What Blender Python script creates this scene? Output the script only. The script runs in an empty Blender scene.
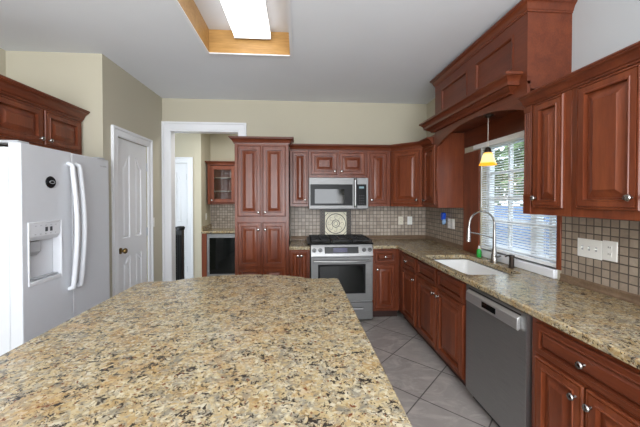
import bpy, bmesh, math, random
from mathutils import Vector, Matrix
random.seed(4)
PI = math.pi
SC = bpy.context.scene
COL = SC.collection

# ---------------------------------------------------------------- camera, world, lights
XW, YW, XL, ZC = 1.846, 4.30, -1.834, 2.848
cam_d = bpy.data.cameras.new('camera')
cam = bpy.data.objects.new('camera', cam_d)
COL.objects.link(cam)
cam.location = (0, 0, 1.4856)
cam.rotation_euler = (PI / 2 - 0.0135, 0, -0.0714)
cam_d.sensor_width = 36
cam_d.lens = 306.09 / 640 * 36
cam_d.shift_y = -10.5 / 640
cam_d.clip_start = 0.02
SC.camera = cam

world = bpy.data.worlds.new('world')
SC.world = world
world.use_nodes = True
bg = world.node_tree.nodes['Background']
bg.inputs[0].default_value = (0.80, 0.90, 1.0, 1)
bg.inputs[1].default_value = 3.6

def area_light(name, loc, rot, sx, sy, power, color=(1, 1, 1)):
    d = bpy.data.lights.new(name, 'AREA')
    d.shape = 'RECTANGLE'; d.size = sx; d.size_y = sy; d.energy = power; d.color = color
    o = bpy.data.objects.new(name, d); COL.objects.link(o)
    o.location = loc; o.rotation_euler = rot
    return o
# daylight coming in through the big windows of the room behind the camera
area_light('rear_window_daylight', (-0.2, -3.25, 1.5), (PI / 2 + 0.45, 0, 0), 3.6, 1.9, 185, (0.97, 0.98, 1.0))
# upward fill light added behind the camera to brighten the ceiling
area_light('ceiling_fill_light', (-0.2, -0.9, 1.9), (PI, 0, 0), 2.6, 1.6, 110, (1.0, 0.98, 0.96))
# unseen fill light, added so the back hall reads bright
area_light('hall_fill_light', (-0.95, 4.85, 2.65), (0, 0, 0), 0.4, 0.4, 11, (1, 0.98, 0.95))

SC.view_settings.view_transform = 'Standard'
SC.view_settings.look = 'None'
SC.view_settings.gamma = 1
SC.view_settings.use_curve_mapping = False
SC.view_settings.exposure = 0.3

# ---------------------------------------------------------------- materials
def lin(r, g, b):
    f = lambda c: (c / 255 / 12.92) if c / 255 <= 0.04045 else ((c / 255 + 0.055) / 1.055) ** 2.4
    return (f(r), f(g), f(b), 1)

class NT:
    def __init__(s, name):
        s.m = bpy.data.materials.new(name); s.m.use_nodes = True
        s.t = s.m.node_tree; s.b = s.t.nodes['Principled BSDF']
    def n(s, typ, **kw):
        nd = s.t.nodes.new(typ)
        for k, v in kw.items(): setattr(nd, k, v)
        return nd
    def l(s, a, b): s.t.links.new(a, b)
    def coords(s, scale=(1, 1, 1), rot=(0, 0, 0), loc=(0, 0, 0), world=False):
        mp = s.n('ShaderNodeMapping')
        mp.inputs['Scale'].default_value = scale; mp.inputs['Rotation'].default_value = rot
        mp.inputs['Location'].default_value = loc
        if world: s.l(s.n('ShaderNodeNewGeometry').outputs['Position'], mp.inputs[0])
        else: s.l(s.n('ShaderNodeTexCoord').outputs['Object'], mp.inputs[0])
        return mp.outputs[0]
    def noise(s, vec, scale, detail=3, rough=0.5, dist=0.0):
        nd = s.n('ShaderNodeTexNoise'); s.l(vec, nd.inputs['Vector'])
        nd.inputs['Scale'].default_value = scale; nd.inputs['Detail'].default_value = detail
        nd.inputs['Roughness'].default_value = rough; nd.inputs['Distortion'].default_value = dist
        return nd.outputs[0]
    def ramp(s, fac, stops, interp='LINEAR'):
        nd = s.n('ShaderNodeValToRGB'); s.l(fac, nd.inputs[0]); cr = nd.color_ramp; cr.interpolation = interp
        while len(cr.elements) < len(stops): cr.elements.new(0.5)
        for e, (p, c) in zip(cr.elements, stops): e.position = p; e.color = c
        return nd.outputs[0]
    def mix(s, fac, a, b, mode='MIX'):
        nd = s.n('ShaderNodeMix', data_type='RGBA', blend_type=mode)
        if isinstance(fac, (int, float)): nd.inputs[0].default_value = fac
        else: s.l(fac, nd.inputs[0])
        for i, v in ((6, a), (7, b)):
            if isinstance(v, tuple): nd.inputs[i].default_value = v
            else: s.l(v, nd.inputs[i])
        return nd.outputs[2]
    def bump(s, h, strength, dist=0.01):
        nd = s.n('ShaderNodeBump'); s.l(h, nd.inputs['Height'])
        nd.inputs['Strength'].default_value = strength; nd.inputs['Distance'].default_value = dist
        s.l(nd.outputs[0], s.b.inputs['Normal'])
    def set(s, color=None, rough=None, metal=None, coat=None, spec=None, trans=None, ior=None, emit=None, estr=None, alpha=None):
        b = s.b.inputs
        if color is not None:
            if isinstance(color, tuple): b['Base Color'].default_value = color
            else: s.l(color, b['Base Color'])
        if rough is not None: b['Roughness'].default_value = rough
        if metal is not None: b['Metallic'].default_value = metal
        if coat is not None: b['Coat Weight'].default_value = coat; b['Coat Roughness'].default_value = 0.15
        if spec is not None: b['Specular IOR Level'].default_value = spec
        if trans is not None: b['Transmission Weight'].default_value = trans
        if ior is not None: b['IOR'].default_value = ior
        if emit is not None: b['Emission Color'].default_value = emit
        if estr is not None: b['Emission Strength'].default_value = estr
        return s.m

def simple(name, rgb, rough=0.5, metal=0.0, var=0.03, **kw):
    t = NT(name)
    c = lin(*rgb)
    f = t.noise(t.coords(), 14, 2)
    d = tuple(max(0, x * (1 - var * 2)) for x in c[:3]) + (1,)
    e = tuple(min(1, x * (1 + var * 2)) for x in c[:3]) + (1,)
    return t.set(color=t.ramp(f, [(0.3, d), (0.7, e)]), rough=rough, metal=metal, **kw)

def wood(name, dark, mid, light, horiz=False, rough=0.34):
    t = NT(name)
    sc = (0.9, 9, 9) if horiz else (9, 9, 0.9)
    v = t.coords(scale=sc)
    info = t.n('ShaderNodeObjectInfo')
    add = t.n('ShaderNodeVectorMath', operation='ADD'); t.l(v, add.inputs[0])
    sclr = t.n('ShaderNodeMath', operation='MULTIPLY'); t.l(info.outputs['Random'], sclr.inputs[0]); sclr.inputs[1].default_value = 37.0
    t.l(sclr.outputs[0], add.inputs[1])
    a = t.noise(add.outputs[0], 1.3, 4, 0.55, 0.3)
    b = t.noise(add.outputs[0], 9.0, 3, 0.6)
    c1 = t.ramp(a, [(0.22, lin(*dark)), (0.52, lin(*mid)), (0.85, lin(*light))])
    c2 = t.ramp(b, [(0.35, (0.80, 0.78, 0.76, 1)), (0.65, (1.0, 1.0, 1.0, 1))])
    col = t.mix(1.0, c1, c2, 'MULTIPLY')
    return t.set(color=col, rough=rough, coat=0.12, spec=0.35)

M = {}
M['cherry'] = wood('cherry_wood', (94, 44, 25), (118, 58, 33), (136, 73, 42))
M['cherry_h'] = wood('cherry_wood_horizontal', (86, 41, 25), (106, 52, 31), (120, 63, 38), horiz=True)
M['maple'] = wood('honey_maple', (176, 134, 78), (190, 148, 90), (202, 162, 104), horiz=True, rough=0.4)
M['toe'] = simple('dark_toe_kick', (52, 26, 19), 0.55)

def paint(name, rgb, rough=0.75, bump=0.05):
    t = NT(name); v = t.coords(world=True)
    f = t.noise(v, 1.2, 2)
    c = lin(*rgb); d = tuple(x * 0.97 for x in c[:3]) + (1,)
    t.bump(t.noise(v, 220, 2), bump, 0.002)
    return t.set(color=t.ramp(f, [(0.35, d), (0.65, c)]), rough=rough)
M['beige'] = paint('beige_wall_paint', (188, 182, 163))
M['greywall'] = paint('pale_grey_wall', (184, 187, 190))  # greyer tone than the beige, for the near stretch of the right wall
M['ceil'] = paint('white_ceiling_paint', (228, 232, 238), 0.85)
M['trim'] = paint('white_trim_gloss', (232, 234, 238), 0.35, 0.0)
M['hallpaint'] = paint('cream_hall_paint', (192, 185, 164))

def granite(name):
    t = NT(name); v = t.coords(world=True)
    warp = t.n('ShaderNodeVectorMath', operation='ADD')
    nz = t.n('ShaderNodeTexNoise'); t.l(v, nz.inputs['Vector']); nz.inputs['Scale'].default_value = 34; nz.inputs['Detail'].default_value = 3
    sc = t.n('ShaderNodeVectorMath', operation='SCALE'); t.l(nz.outputs[1], sc.inputs[0]); sc.inputs['Scale'].default_value = 0.035
    t.l(v, warp.inputs[0]); t.l(sc.outputs[0], warp.inputs[1]); w = warp.outputs[0]
    W0, W1 = (0, 0, 0, 1), (1, 1, 1, 1)
    # drifts of cream and gold
    base = t.ramp(t.noise(w, 11, 4, 0.6), [(0.30, lin(160, 130, 88)), (0.44, lin(180, 160, 122)), (0.56, lin(192, 180, 152)), (0.72, lin(176, 170, 156))])
    vo = t.n('ShaderNodeTexVoronoi'); t.l(w, vo.inputs['Vector']); vo.inputs['Scale'].default_value = 95
    sep = t.n('ShaderNodeSeparateColor'); t.l(vo.outputs['Color'], sep.inputs[0])
    cry = t.ramp(sep.outputs[0], [(0.0, lin(122, 102, 78)), (0.12, lin(170, 144, 102)), (0.40, lin(192, 176, 142)), (0.66, lin(214, 206, 188)), (0.84, lin(146, 142, 134))], 'CONSTANT')
    col = t.mix(0.5, base, cry)
    # grey smoky clouds
    g = t.ramp(t.noise(t.coords(world=True, loc=(2, 5, 0)), 24, 5, 0.7, 0.6), [(0.50, W0), (0.64, (0.85, 0.85, 0.85, 1))])
    col = t.mix(g, col, lin(124, 120, 112))
    # amber drifts
    am = t.ramp(t.noise(t.coords(world=True, loc=(3, 7, 1)), 8, 4, 0.65), [(0.54, W0), (0.72, (0.5, 0.5, 0.5, 1))])
    col = t.mix(am, col, lin(178, 136, 82))
    # clustered dark flecks: fine grains, denser inside broad clusters
    cl = t.noise(t.coords(world=True, loc=(9, 4, 2)), 13, 3, 0.6)
    fl = t.noise(w, 62, 4, 0.7, 0.4)
    sm = t.n('ShaderNodeMath', operation='MULTIPLY_ADD'); t.l(cl, sm.inputs[0]); sm.inputs[1].default_value = 0.42; t.l(fl, sm.inputs[2])
    k = t.ramp(sm.outputs[0], [(0.775, W0), (0.82, W1)])
    col = t.mix(k, col, lin(54, 48, 45))
    k2 = t.ramp(t.noise(t.coords(world=True, loc=(1, 2, 3)), 120, 3, 0.6), [(0.63, W0), (0.66, W1)])
    col = t.mix(k2, col, lin(70, 62, 56))
    r = t.ramp(t.noise(t.coords(world=True, loc=(5, 1, 9)), 66, 2, 0.5), [(0.66, W0), (0.69, W1)])
    col = t.mix(r, col, lin(116, 72, 50))
    col = t.mix(1.0, col, (0.86, 0.84, 0.78, 1), 'MULTIPLY')
    return t.set(color=col, rough=0.2, spec=0.25)
M['granite'] = granite('gold_granite')

def tiles(name, axis, size, mortar, c1, c2, cm, rot=0, off=(0, 0), rough=0.45, bump=0.4, nstr=0.5, c3=None):
    t = NT(name)
    g = t.n('ShaderNodeNewGeometry'); sp = t.n('ShaderNodeSeparateXYZ'); t.l(g.outputs['Position'], sp.inputs[0])
    cb = t.n('ShaderNodeCombineXYZ')
    a, b = {'xz': (0, 2), 'yz': (1, 2), 'xy': (0, 1)}[axis]
    t.l(sp.outputs[a], cb.inputs[0]); t.l(sp.outputs[b], cb.inputs[1])
    mp = t.n('ShaderNodeMapping'); t.l(cb.outputs[0], mp.inputs[0])
    mp.inputs['Rotation'].default_value = (0, 0, rot); mp.inputs['Location'].default_value = (off[0], off[1], 0)
    br = t.n('ShaderNodeTexBrick'); t.l(mp.outputs[0], br.inputs['Vector'])
    br.offset = 0.0; br.squash = 1.0
    br.inputs['Scale'].default_value = 1.0; br.inputs['Mortar Size'].default_value = mortar
    br.inputs['Mortar Smooth'].default_value = 0.2; br.inputs['Brick Width'].default_value = size; br.inputs['Row Height'].default_value = size
    br.inputs['Color1'].default_value = lin(*c1); br.inputs['Color2'].default_value = lin(*c2); br.inputs['Mortar'].default_value = lin(*cm)
    nz = t.noise(t.coords(world=True), 18 if size < 0.1 else 5, 5, 0.65, 0.8)
    nn = t.ramp(nz, [(0.3, (1 - nstr * 0.5,) * 3 + (1,)), (0.7, (1 + 0.0, 1, 1, 1))])
    col = t.mix(1.0, br.outputs['Color'], nn, 'MULTIPLY')
    if c3:
        st = t.ramp(t.noise(t.coords(world=True, scale=(1.0, 2.2, 1), rot=(0, 0, 0.6)), 3.5, 6, 0.7, 1.5), [(0.48, (0, 0, 0, 1)), (0.64, (0.6, 0.6, 0.6, 1))])
        inv = t.n('ShaderNodeMath', operation='SUBTRACT'); inv.inputs[0].default_value = 1; t.l(br.outputs['Fac'], inv.inputs[1])
        ml = t.n('ShaderNodeMath', operation='MULTIPLY'); t.l(st, ml.inputs[0]); t.l(inv.outputs[0], ml.inputs[1])
        col = t.mix(ml.outputs[0], col, lin(*c3))
    inv2 = t.n('ShaderNodeMath', operation='SUBTRACT'); inv2.inputs[0].default_value = 1; t.l(br.outputs['Fac'], inv2.inputs[1])
    t.bump(inv2.outputs[0], bump, 0.003)
    return t.set(color=col, rough=rough)
M['splash_b'] = tiles('taupe_mosaic_tile_rear', 'xz', 0.0508, 0.004, (198, 184, 168), (160, 146, 132), (100, 90, 82), off=(0.0, 0.005))
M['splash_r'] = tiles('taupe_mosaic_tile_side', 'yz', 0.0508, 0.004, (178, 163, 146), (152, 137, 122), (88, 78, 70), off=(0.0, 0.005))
M['floor'] = tiles('slate_grey_floor_tile', 'xy', 0.46, 0.005, (172, 165, 159), (160, 153, 148), (92, 87, 84), rot=-PI / 4, off=(0.103, 0.0), rough=0.38, bump=0.3, nstr=0.35, c3=(194, 187, 180))
M['liner'] = wood('brown_stone_liner', (110, 90, 72), (126, 104, 84), (142, 119, 97), horiz=True, rough=0.4)

def steel(name, v, rough, horiz=True):
    t = NT(name)
    f = t.noise(t.coords(scale=(2, 60, 200) if horiz else (200, 60, 2)), 4, 2)
    a = lin(v - 10, v - 10, v - 11); b = lin(v + 8, v + 8, v + 8)
    return t.set(color=t.ramp(f, [(0.3, a), (0.7, b)]), rough=rough, metal=0.95)
M['steel'] = steel('brushed_stainless', 132, 0.5)
M['steel_dw'] = steel('brushed_stainless_matte', 162, 0.42)
M['steel_lt'] = steel('bright_stainless', 172, 0.38)
M['steel_knob'] = steel('dark_knob_stainless', 92, 0.35)
M['steel_dwl'] = steel('bright_handle_stainless', 218, 0.4)
M['nickel'] = simple('satin_nickel', (158, 154, 150), 0.26, 1.0, 0.01)
M['brass'] = simple('antique_brass', (128, 104, 66), 0.3, 1.0, 0.02)
M['blackglass'] = simple('black_oven_glass', (12, 15, 14), 0.06, 0.0, 0.0, spec=0.35)
M['blackgloss'] = simple('black_gloss_enamel', (16, 16, 18), 0.3, 0.0, 0.0, spec=0.15)
M['castiron'] = simple('black_cast_iron', (24, 24, 26), 0.55)
M['blackmetal'] = simple('black_painted_metal', (18, 19, 22), 0.4)
M['white_app'] = simple('white_appliance_enamel', (210, 213, 218), 0.3, 0.0, 0.004)
M['white_app2'] = simple('white_plastic', (218, 220, 224), 0.35, 0.0, 0.005)
M['grey_plastic'] = simple('light_grey_plastic', (176, 178, 182), 0.4, 0.0, 0.01)
M['dkgrey'] = simple('dark_grey_print', (70, 72, 76), 0.5)
M['porcelain'] = simple('white_porcelain', (240, 240, 238), 0.15, 0.0, 0.003)
M['plate'] = simple('white_switch_plastic', (238, 238, 234), 0.35, 0.0, 0.004)
M['ivory'] = simple('ivory_switch_plastic', (226, 220, 204), 0.35, 0.0, 0.004)
M['dkbronze'] = simple('dark_bronze', (58, 48, 42), 0.35, 0.8)
M['bluep'] = simple('blue_plastic', (24, 84, 214), 0.3)
M['greenliq'] = simple('green_dish_soap', (32, 158, 58), 0.2)
M['slat'] = simple('white_vinyl_slat', (238, 240, 242), 0.5, 0.0, 0.003)
M['cord'] = simple('white_cord', (214, 210, 200), 0.6)
M['cream_tile'] = simple('cream_stone_tile', (232, 226, 202), 0.45, 0.0, 0.05)
M['dk_tile'] = simple('dark_bronze_border_tile', (58, 52, 46), 0.4, 0.0, 0.1)
M['dk_line'] = simple('dark_inlay_line', (58, 52, 48), 0.5)
M['display'] = NT('blue_display').set(color=lin(30, 28, 52), rough=0.15, emit=lin(96, 92, 150), estr=0.12)
M['lens'] = NT('fluorescent_lens').set(color=(1, 1, 1, 1), rough=0.5, emit=(1.0, 0.99, 0.97, 1), estr=1.8)
def amber():
    t = NT('amber_glass_shade')
    sp = t.n('ShaderNodeSeparateXYZ'); t.l(t.coords(), sp.inputs[0])
    f = t.n('ShaderNodeMapRange'); t.l(sp.outputs[2], f.inputs[0]); f.inputs[1].default_value = -0.14; f.inputs[2].default_value = -0.03
    # the glass itself runs from amber at the rim to pale yellow higher up
    c = t.ramp(f.outputs[0], [(0.0, lin(222, 150, 30)), (0.13, lin(236, 170, 48)), (0.24, lin(250, 226, 146)), (0.8, lin(250, 230, 150)), (1, lin(236, 176, 70))])
    t.l(c, t.b.inputs['Emission Color'])
    return t.set(color=c, rough=0.25, estr=0.75)
M['amber'] = amber()
def glass(name, tint=(1, 1, 1, 1), rough=0.0):
    t = NT(name)
    tr = t.n('ShaderNodeBsdfTransparent'); tr.inputs[0].default_value = tint
    gl = t.n('ShaderNodeBsdfGlossy'); gl.inputs['Roughness'].default_value = rough
    lw = t.n('ShaderNodeLayerWeight'); pw_ = t.n('ShaderNodeMath', operation='POWER'); t.l(lw.outputs['Facing'], pw_.inputs[0]); pw_.inputs[1].default_value = 4
    fr = t.n('ShaderNodeMath', operation='MULTIPLY_ADD'); t.l(pw_.outputs[0], fr.inputs[0]); fr.inputs[1].default_value = 0.5; fr.inputs[2].default_value = 0.04
    mx = t.n('ShaderNodeMixShader'); t.l(fr.outputs[0], mx.inputs[0]); t.l(tr.outputs[0], mx.inputs[1]); t.l(gl.outputs[0], mx.inputs[2])
    t.l(mx.outputs[0], t.t.nodes['Material Output'].inputs[0])
    return t.m
M['glass'] = glass('clear_pane_glass', (0.96, 0.98, 0.98, 1))
M['grass'] = simple('lawn_grass', (92, 108, 70), 0.9, 0.0, 0.2)
M['leaf'] = simple('tree_leaves', (112, 134, 92), 0.8, 0.0, 0.25)
M['bark'] = simple('tree_bark', (84, 70, 58), 0.9, 0.0, 0.2)
M['bluefence'] = simple('blue_grey_siding', (88, 124, 176), 0.7, 0.0, 0.05)

# ---------------------------------------------------------------- mesh helpers
class MB:
    def __init__(s): s.bm = bmesh.new()
    def box(s, x0, x1, y0, y1, z0, z1):
        v = [s.bm.verts.new((x, y, z)) for x in (x0, x1) for y in (y0, y1) for z in (z0, z1)]
        for f in ((0, 1, 3, 2), (4, 6, 7, 5), (0, 4, 5, 1), (2, 3, 7, 6), (0, 2, 6, 4), (1, 5, 7, 3)):
            s.bm.faces.new([v[i] for i in f])
        return s
    def obox(s, c, half, mat):
        v = []
        for x in (-1, 1):
            for y in (-1, 1):
                for z in (-1, 1): v.append(s.bm.verts.new(Vector(c) + mat @ Vector((x * half[0], y * half[1], z * half[2]))))
        for f in ((0, 1, 3, 2), (4, 6, 7, 5), (0, 4, 5, 1), (2, 3, 7, 6), (0, 2, 6, 4), (1, 5, 7, 3)):
            s.bm.faces.new([v[i] for i in f])
        return s
    def poly(s, pts): s.bm.faces.new([s.bm.verts.new(p) for p in pts]); return s
    def prism(s, pts, axis, a, b):
        """closed 2-D outline extruded along an axis from a to b"""
        def P(u, v, w): return {'z': (u, v, w), 'y': (u, w, v), 'x': (w, u, v)}[axis]
        A = [s.bm.verts.new(P(u, v, a)) for u, v in pts]; B = [s.bm.verts.new(P(u, v, b)) for u, v in pts]
        s.bm.faces.new(A); s.bm.faces.new(B[::-1]); n = len(pts)
        for i in range(n): s.bm.faces.new((A[i], B[i], B[(i + 1) % n], A[(i + 1) % n]))
        return s
    def cyl(s, p0, p1, r0, r1=None, n=16):
        r1 = r0 if r1 is None else r1
        return s.tube([p0, p1], [r0, r1], n)
    def tube(s, pts, radii, n=12, closed=False):
        pts = [Vector(p) for p in pts]
        if isinstance(radii, (int, float)): radii = [radii] * len(pts)
        rings = []; up = None
        for i, p in enumerate(pts):
            if closed: d = pts[(i + 1) % len(pts)] - pts[i - 1]
            else: d = pts[min(i + 1, len(pts) - 1)] - pts[max(i - 1, 0)]
            d.normalize()
            if up is None: up = Vector((0, 0, 1)) if abs(d.z) < 0.9 else Vector((1, 0, 0))
            a = d.cross(up); a.normalize(); b = a.cross(d); b.normalize(); up = b
            rings.append([s.bm.verts.new(p + (a * math.cos(2 * PI * k / n) + b * math.sin(2 * PI * k / n)) * radii[i]) for k in range(n)])
        m = len(rings)
        for i in range(m if closed else m - 1):
            A, B = rings[i], rings[(i + 1) % m]
            for k in range(n): s.bm.faces.new((A[k], A[(k + 1) % n], B[(k + 1) % n], B[k]))
        if not closed: s.bm.faces.new(rings[0][::-1]); s.bm.faces.new(rings[-1])
        return s
    def lathe(s, prof, o=(0, 0, 0), axis='z', n=24, cap=True):
        """prof: (radius, height) pairs, turned round the axis through o"""
        o = Vector(o); rings = []
        for r, h in prof:
            ring = []
            for k in range(n):
                c, d = r * math.cos(2 * PI * k / n), r * math.sin(2 * PI * k / n)
                ring.append(s.bm.verts.new(o + Vector({'z': (c, d, h), '-y': (c, -h, d), 'x': (h, c, d), '-x': (-h, c, d)}[axis])))
            rings.append(ring)
        for A, B in zip(rings, rings[1:]):
            for k in range(n): s.bm.faces.new((A[k], A[(k + 1) % n], B[(k + 1) % n], B[k]))
        if cap: s.bm.faces.new(rings[0][::-1]); s.bm.faces.new(rings[-1])
        return s
    def rings(s, x0, x1, z0, z1, loops, y=0.0):
        """rectangular stepped relief facing -y: loops of (inset, height)"""
        prev = None; first = None
        for ins, hgt in loops:
            a, b, c, d = x0 + ins, x1 - ins, z0 + ins, z1 - ins
            r = [s.bm.verts.new(p) for p in ((a, y - hgt, c), (b, y - hgt, c), (b, y - hgt, d), (a, y - hgt, d))]
            if prev:
                for i in range(4): s.bm.faces.new((prev[i], prev[(i + 1) % 4], r[(i + 1) % 4], r[i]))
            else: first = r
            prev = r
        s.bm.faces.new(prev); s.bm.faces.new(first[::-1])
        return s
    def sweep(s, prof, path, closed=False):
        """mitred moulding: prof (out, z) outline swept along path (x, y); out is to the right of travel"""
        P = [Vector((p[0], p[1])) for p in path]; n = len(P); secs = []
        for i in range(n):
            dirs = []
            if i > 0: dirs.append((P[i] - P[i - 1]).normalized())
            if i < n - 1: dirs.append((P[i + 1] - P[i]).normalized())
            rs = [Vector((d.y, -d.x)) for d in dirs]
            if len(rs) == 2:
                m = (rs[0] + rs[1]).normalized(); k = 1 / max(0.2, m.dot(rs[0])); m = m * k
            else: m = rs[0]
            secs.append([s.bm.verts.new((P[i].x + m.x * o, P[i].y + m.y * o, z)) for o, z in prof])
        k = len(prof)
        for A, B in zip(secs, secs[1:]):
            for j in range(k): s.bm.faces.new((A[j], A[(j + 1) % k], B[(j + 1) % k], B[j]))
        s.bm.faces.new(secs[0]); s.bm.faces.new(secs[-1][::-1])
        return s
    def build(s, name, mat, parent=None, bevel=0, seg=2, smooth=True, sub=0, angle=35):
        bmesh.ops.recalc_face_normals(s.bm, faces=s.bm.faces[:])
        me = bpy.data.meshes.new(name); s.bm.to_mesh(me); s.bm.free()
        o = bpy.data.objects.new(name, me); COL.objects.link(o)
        me.materials.append(mat if not isinstance(mat, str) else M[mat])
        if parent is not None: o.parent = parent
        if bevel:
            md = o.modifiers.new('bevel', 'BEVEL'); md.width = bevel; md.segments = seg; md.limit_method = 'ANGLE'; md.angle_limit = math.radians(angle)
        if sub:
            md = o.modifiers.new('sub', 'SUBSURF'); md.levels = sub; md.render_levels = sub
        if smooth:
            for p in me.polygons: p.use_smooth = True
            try: me.set_sharp_from_angle(angle=math.radians(32))
            except Exception: pass
        return o

def tag(o, label=None, cat=None, group=None, kind=None):
    if label: o['label'] = label
    if cat: o['category'] = cat
    if group: o['group'] = group
    if kind: o['kind'] = kind
    return o
def thing(name, label, cat, loc=(0, 0, 0), rz=0, group=None):
    o = bpy.data.objects.new(name, None); COL.objects.link(o); o.empty_display_size = 0.1
    o.location = loc; o.rotation_euler = (0, 0, rz)
    return tag(o, label, cat, group)
def struct(o, label=None): return tag(o, label, None, None, 'structure')

# ---------------------------------------------------------------- the room
HX0, HX1, HZ = -1.735, -0.81, 2.42           # cased opening to the hall
WY0, WY1, WZ0, WZ1 = 2.05, 2.97, 0.98, 2.03  # window over the sink
AX = -2.68                                   # back of the refrigerator alcove
YB = -3.3                                    # rear of the room behind the camera
LX0, LX1, LY0, LY1 = -0.824, -0.075, 1.50, 2.93   # light well
struct(MB().box(-3.2, XW + 0.14, YB - 0.1, 6.25, -0.1, 0).build('floor', 'floor', smooth=False))
b = MB()
b.box(-3.2, LX0 - 0.021, YB, YW + 0.12, ZC, ZC + 0.1); b.box(LX1 + 0.021, XW + 0.14, YB, YW + 0.12, ZC, ZC + 0.1)
b.box(LX0 - 0.021, LX1 + 0.021, YB, LY0 - 0.021, ZC, ZC + 0.1); b.box(LX0 - 0.021, LX1 + 0.021, LY1 + 0.021, YW + 0.12, ZC, ZC + 0.1)
struct(b.build('ceiling', 'ceil', smooth=False))
b = MB()
b.box(XL - 0.12, HX0, YW, YW + 0.12, 0, ZC); b.box(HX1, XW + 0.14, YW, YW + 0.12, 0, ZC); b.box(HX0, HX1, YW, YW + 0.12, HZ, ZC)
struct(b.build('wall_rear', 'beige', smooth=False))
DY0, DY1, DZ = 3.25, 3.875, 2.12
b = MB()
b.box(XL - 0.12, XL, 3.03, DY0, 0, ZC); b.box(XL - 0.12, XL, DY1, YW, 0, ZC); b.box(XL - 0.12, XL, DY0, DY1, DZ, ZC)
struct(b.build('wall_left', 'beige', smooth=False))
struct(MB().box(AX - 0.12, XL - 0.12, 3.03, 3.15, 0, ZC).build('wall_alcove_side', 'beige', smooth=False))
struct(MB().box(AX - 0.12, AX, YB, 3.03, 0, ZC).build('wall_alcove_back', 'beige', smooth=False))
b = MB()
b.box(XW, XW + 0.14, WY1, YW, 0, ZC); b.box(XW, XW + 0.14, 1.96, WY0, 0, ZC)
b.box(XW, XW + 0.14, WY0, WY1, 0, WZ0); b.box(XW, XW + 0.14, WY0, WY1, WZ1, ZC)
struct(b.build('wall_right', 'beige', smooth=False))
struct(MB().box(XW, XW + 0.14, YB, 1.96, 0, ZC).build('wall_right_front', 'greywall', smooth=False))
# wall behind the camera with its wide window opening
b = MB()
RX0, RX1, RZ0, RZ1 = -2.1, 1.5, 0.55, 2.5
b.box(AX - 0.12, RX0, YB - 0.14, YB, 0, ZC); b.box(RX1, XW + 0.14, YB - 0.14, YB, 0, ZC)
b.box(RX0, RX1, YB - 0.14, YB, 0, RZ0); b.box(RX0, RX1, YB - 0.14, YB, RZ1, ZC)
struct(b.build('wall_front', 'beige', smooth=False))

# light well in the ceiling, lined with honey maple
b = MB(); WT = 3.06
b.box(LX0 - 0.02, LX0, LY0 - 0.02, LY1 + 0.02, ZC + 0.0, WT); b.box(LX1, LX1 + 0.02, LY0 - 0.02, LY1 + 0.02, ZC, WT)
b.box(LX0, LX1, LY1, LY1 + 0.02, ZC, WT); b.box(LX0, LX1, LY0 - 0.02, LY0, ZC, WT)
struct(b.build('trim_1', 'maple', smooth=False), 'honey wood lining of the ceiling light well')
struct(MB().box(LX0 - 0.02, LX1 + 0.02, LY0 - 0.02, LY1 + 0.02, WT, WT + 0.03).build('ceiling_light_well', 'ceil', smooth=False))
b = MB(); e = 0.018
e = 0.024
b.box(LX0 - e, LX0, LY0 - e, LY1 + e, ZC - 0.010, ZC - 0.0005); b.box(LX1, LX1 + e, LY0 - e, LY1 + e, ZC - 0.010, ZC - 0.0005)
b.box(LX0, LX1, LY1, LY1 + e, ZC - 0.010, ZC - 0.0005); b.box(LX0, LX1, LY0 - e, LY0, ZC - 0.010, ZC - 0.0005)
struct(b.build('trim_2', 'trim', smooth=False), 'thin white edging round the ceiling light well')

t = thing('fluorescent_light', 'long white fluorescent fixture glowing in the ceiling light well', 'ceiling light', (-0.418, 2.24, 2.965))
MB().box(-0.158, 0.158, -0.64, 0.64, 0.045, 0.095).build('housing', 'white_app2', t, 0.004)
MB().prism([(-0.165, 0.05), (0.165, 0.05), (0.165, 0.012), (0.14, 0.0), (-0.14, 0.0), (-0.165, 0.012)], 'y', -0.645, 0.635).build('diffuser', 'lens', t)
MB().box(-0.168, 0.168, 0.635, 0.648, -0.002, 0.05).build('end_cap', 'white_app2', t, 0.003)
MB().box(-0.168, 0.168, -0.658, -0.645, -0.002, 0.05).build('end_cap', 'white_app2', t, 0.003)

# cased opening
def casing(name, axis, a0, a1, ztop, plane, out, w=0.11, z0=0.0, label=None):
    """door casing: legs and head with a stepped outer band, on plane, projecting by out"""
    b = MB()
    prof = [(0, 0), (0, 0.014), (0.012, 0.02), (w - 0.03, 0.014), (w - 0.022, 0.026), (w, 0.026), (w, 0)]
    s = 1 if out > 0 else -1
    def put(u, v, d):
        return (u, plane + d * s, v) if axis == 'x' else (plane + d * s, u, v)
    secs = []
    for k, (px, pz, sx, sz) in enumerate(((a0, z0, -1, 0), (a0, ztop, -1, 1), (a1, ztop, 1, 1), (a1, z0, 1, 0))):
        secs.append([b.bm.verts.new(put(px + sx * q, pz + sz * q, d)) for q, d in prof])
    n = len(prof)
    for A, B in zip(secs, secs[1:]):
        for j in range(n): b.bm.faces.new((A[j], A[(j + 1) % n], B[(j + 1) % n], B[j]))
    b.bm.faces.new(secs[0]); b.bm.faces.new(secs[-1][::-1])
    return struct(b.build(name, 'trim'), label)
casing('trim_3', 'x', HX0 + 0.01, HX1 - 0.01, HZ, YW, -1, 0.11, label='white casing round the hall opening')
b = MB()
b.box(HX0, HX0 + 0.015, YW - 0.005, YW + 0.13, 0, HZ); b.box(HX1 - 0.015, HX1, YW - 0.005, YW + 0.13, 0, HZ); b.box(HX0 + 0.015, HX1 - 0.015, YW - 0.005, YW + 0.13, HZ - 0.015, HZ)
struct(b.build('trim_4', 'trim'), 'white jamb lining of the hall opening')
casing('trim_5', 'y', DY0, DY1, DZ, XL, 1, 0.095, label='white casing round the pantry door')
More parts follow.
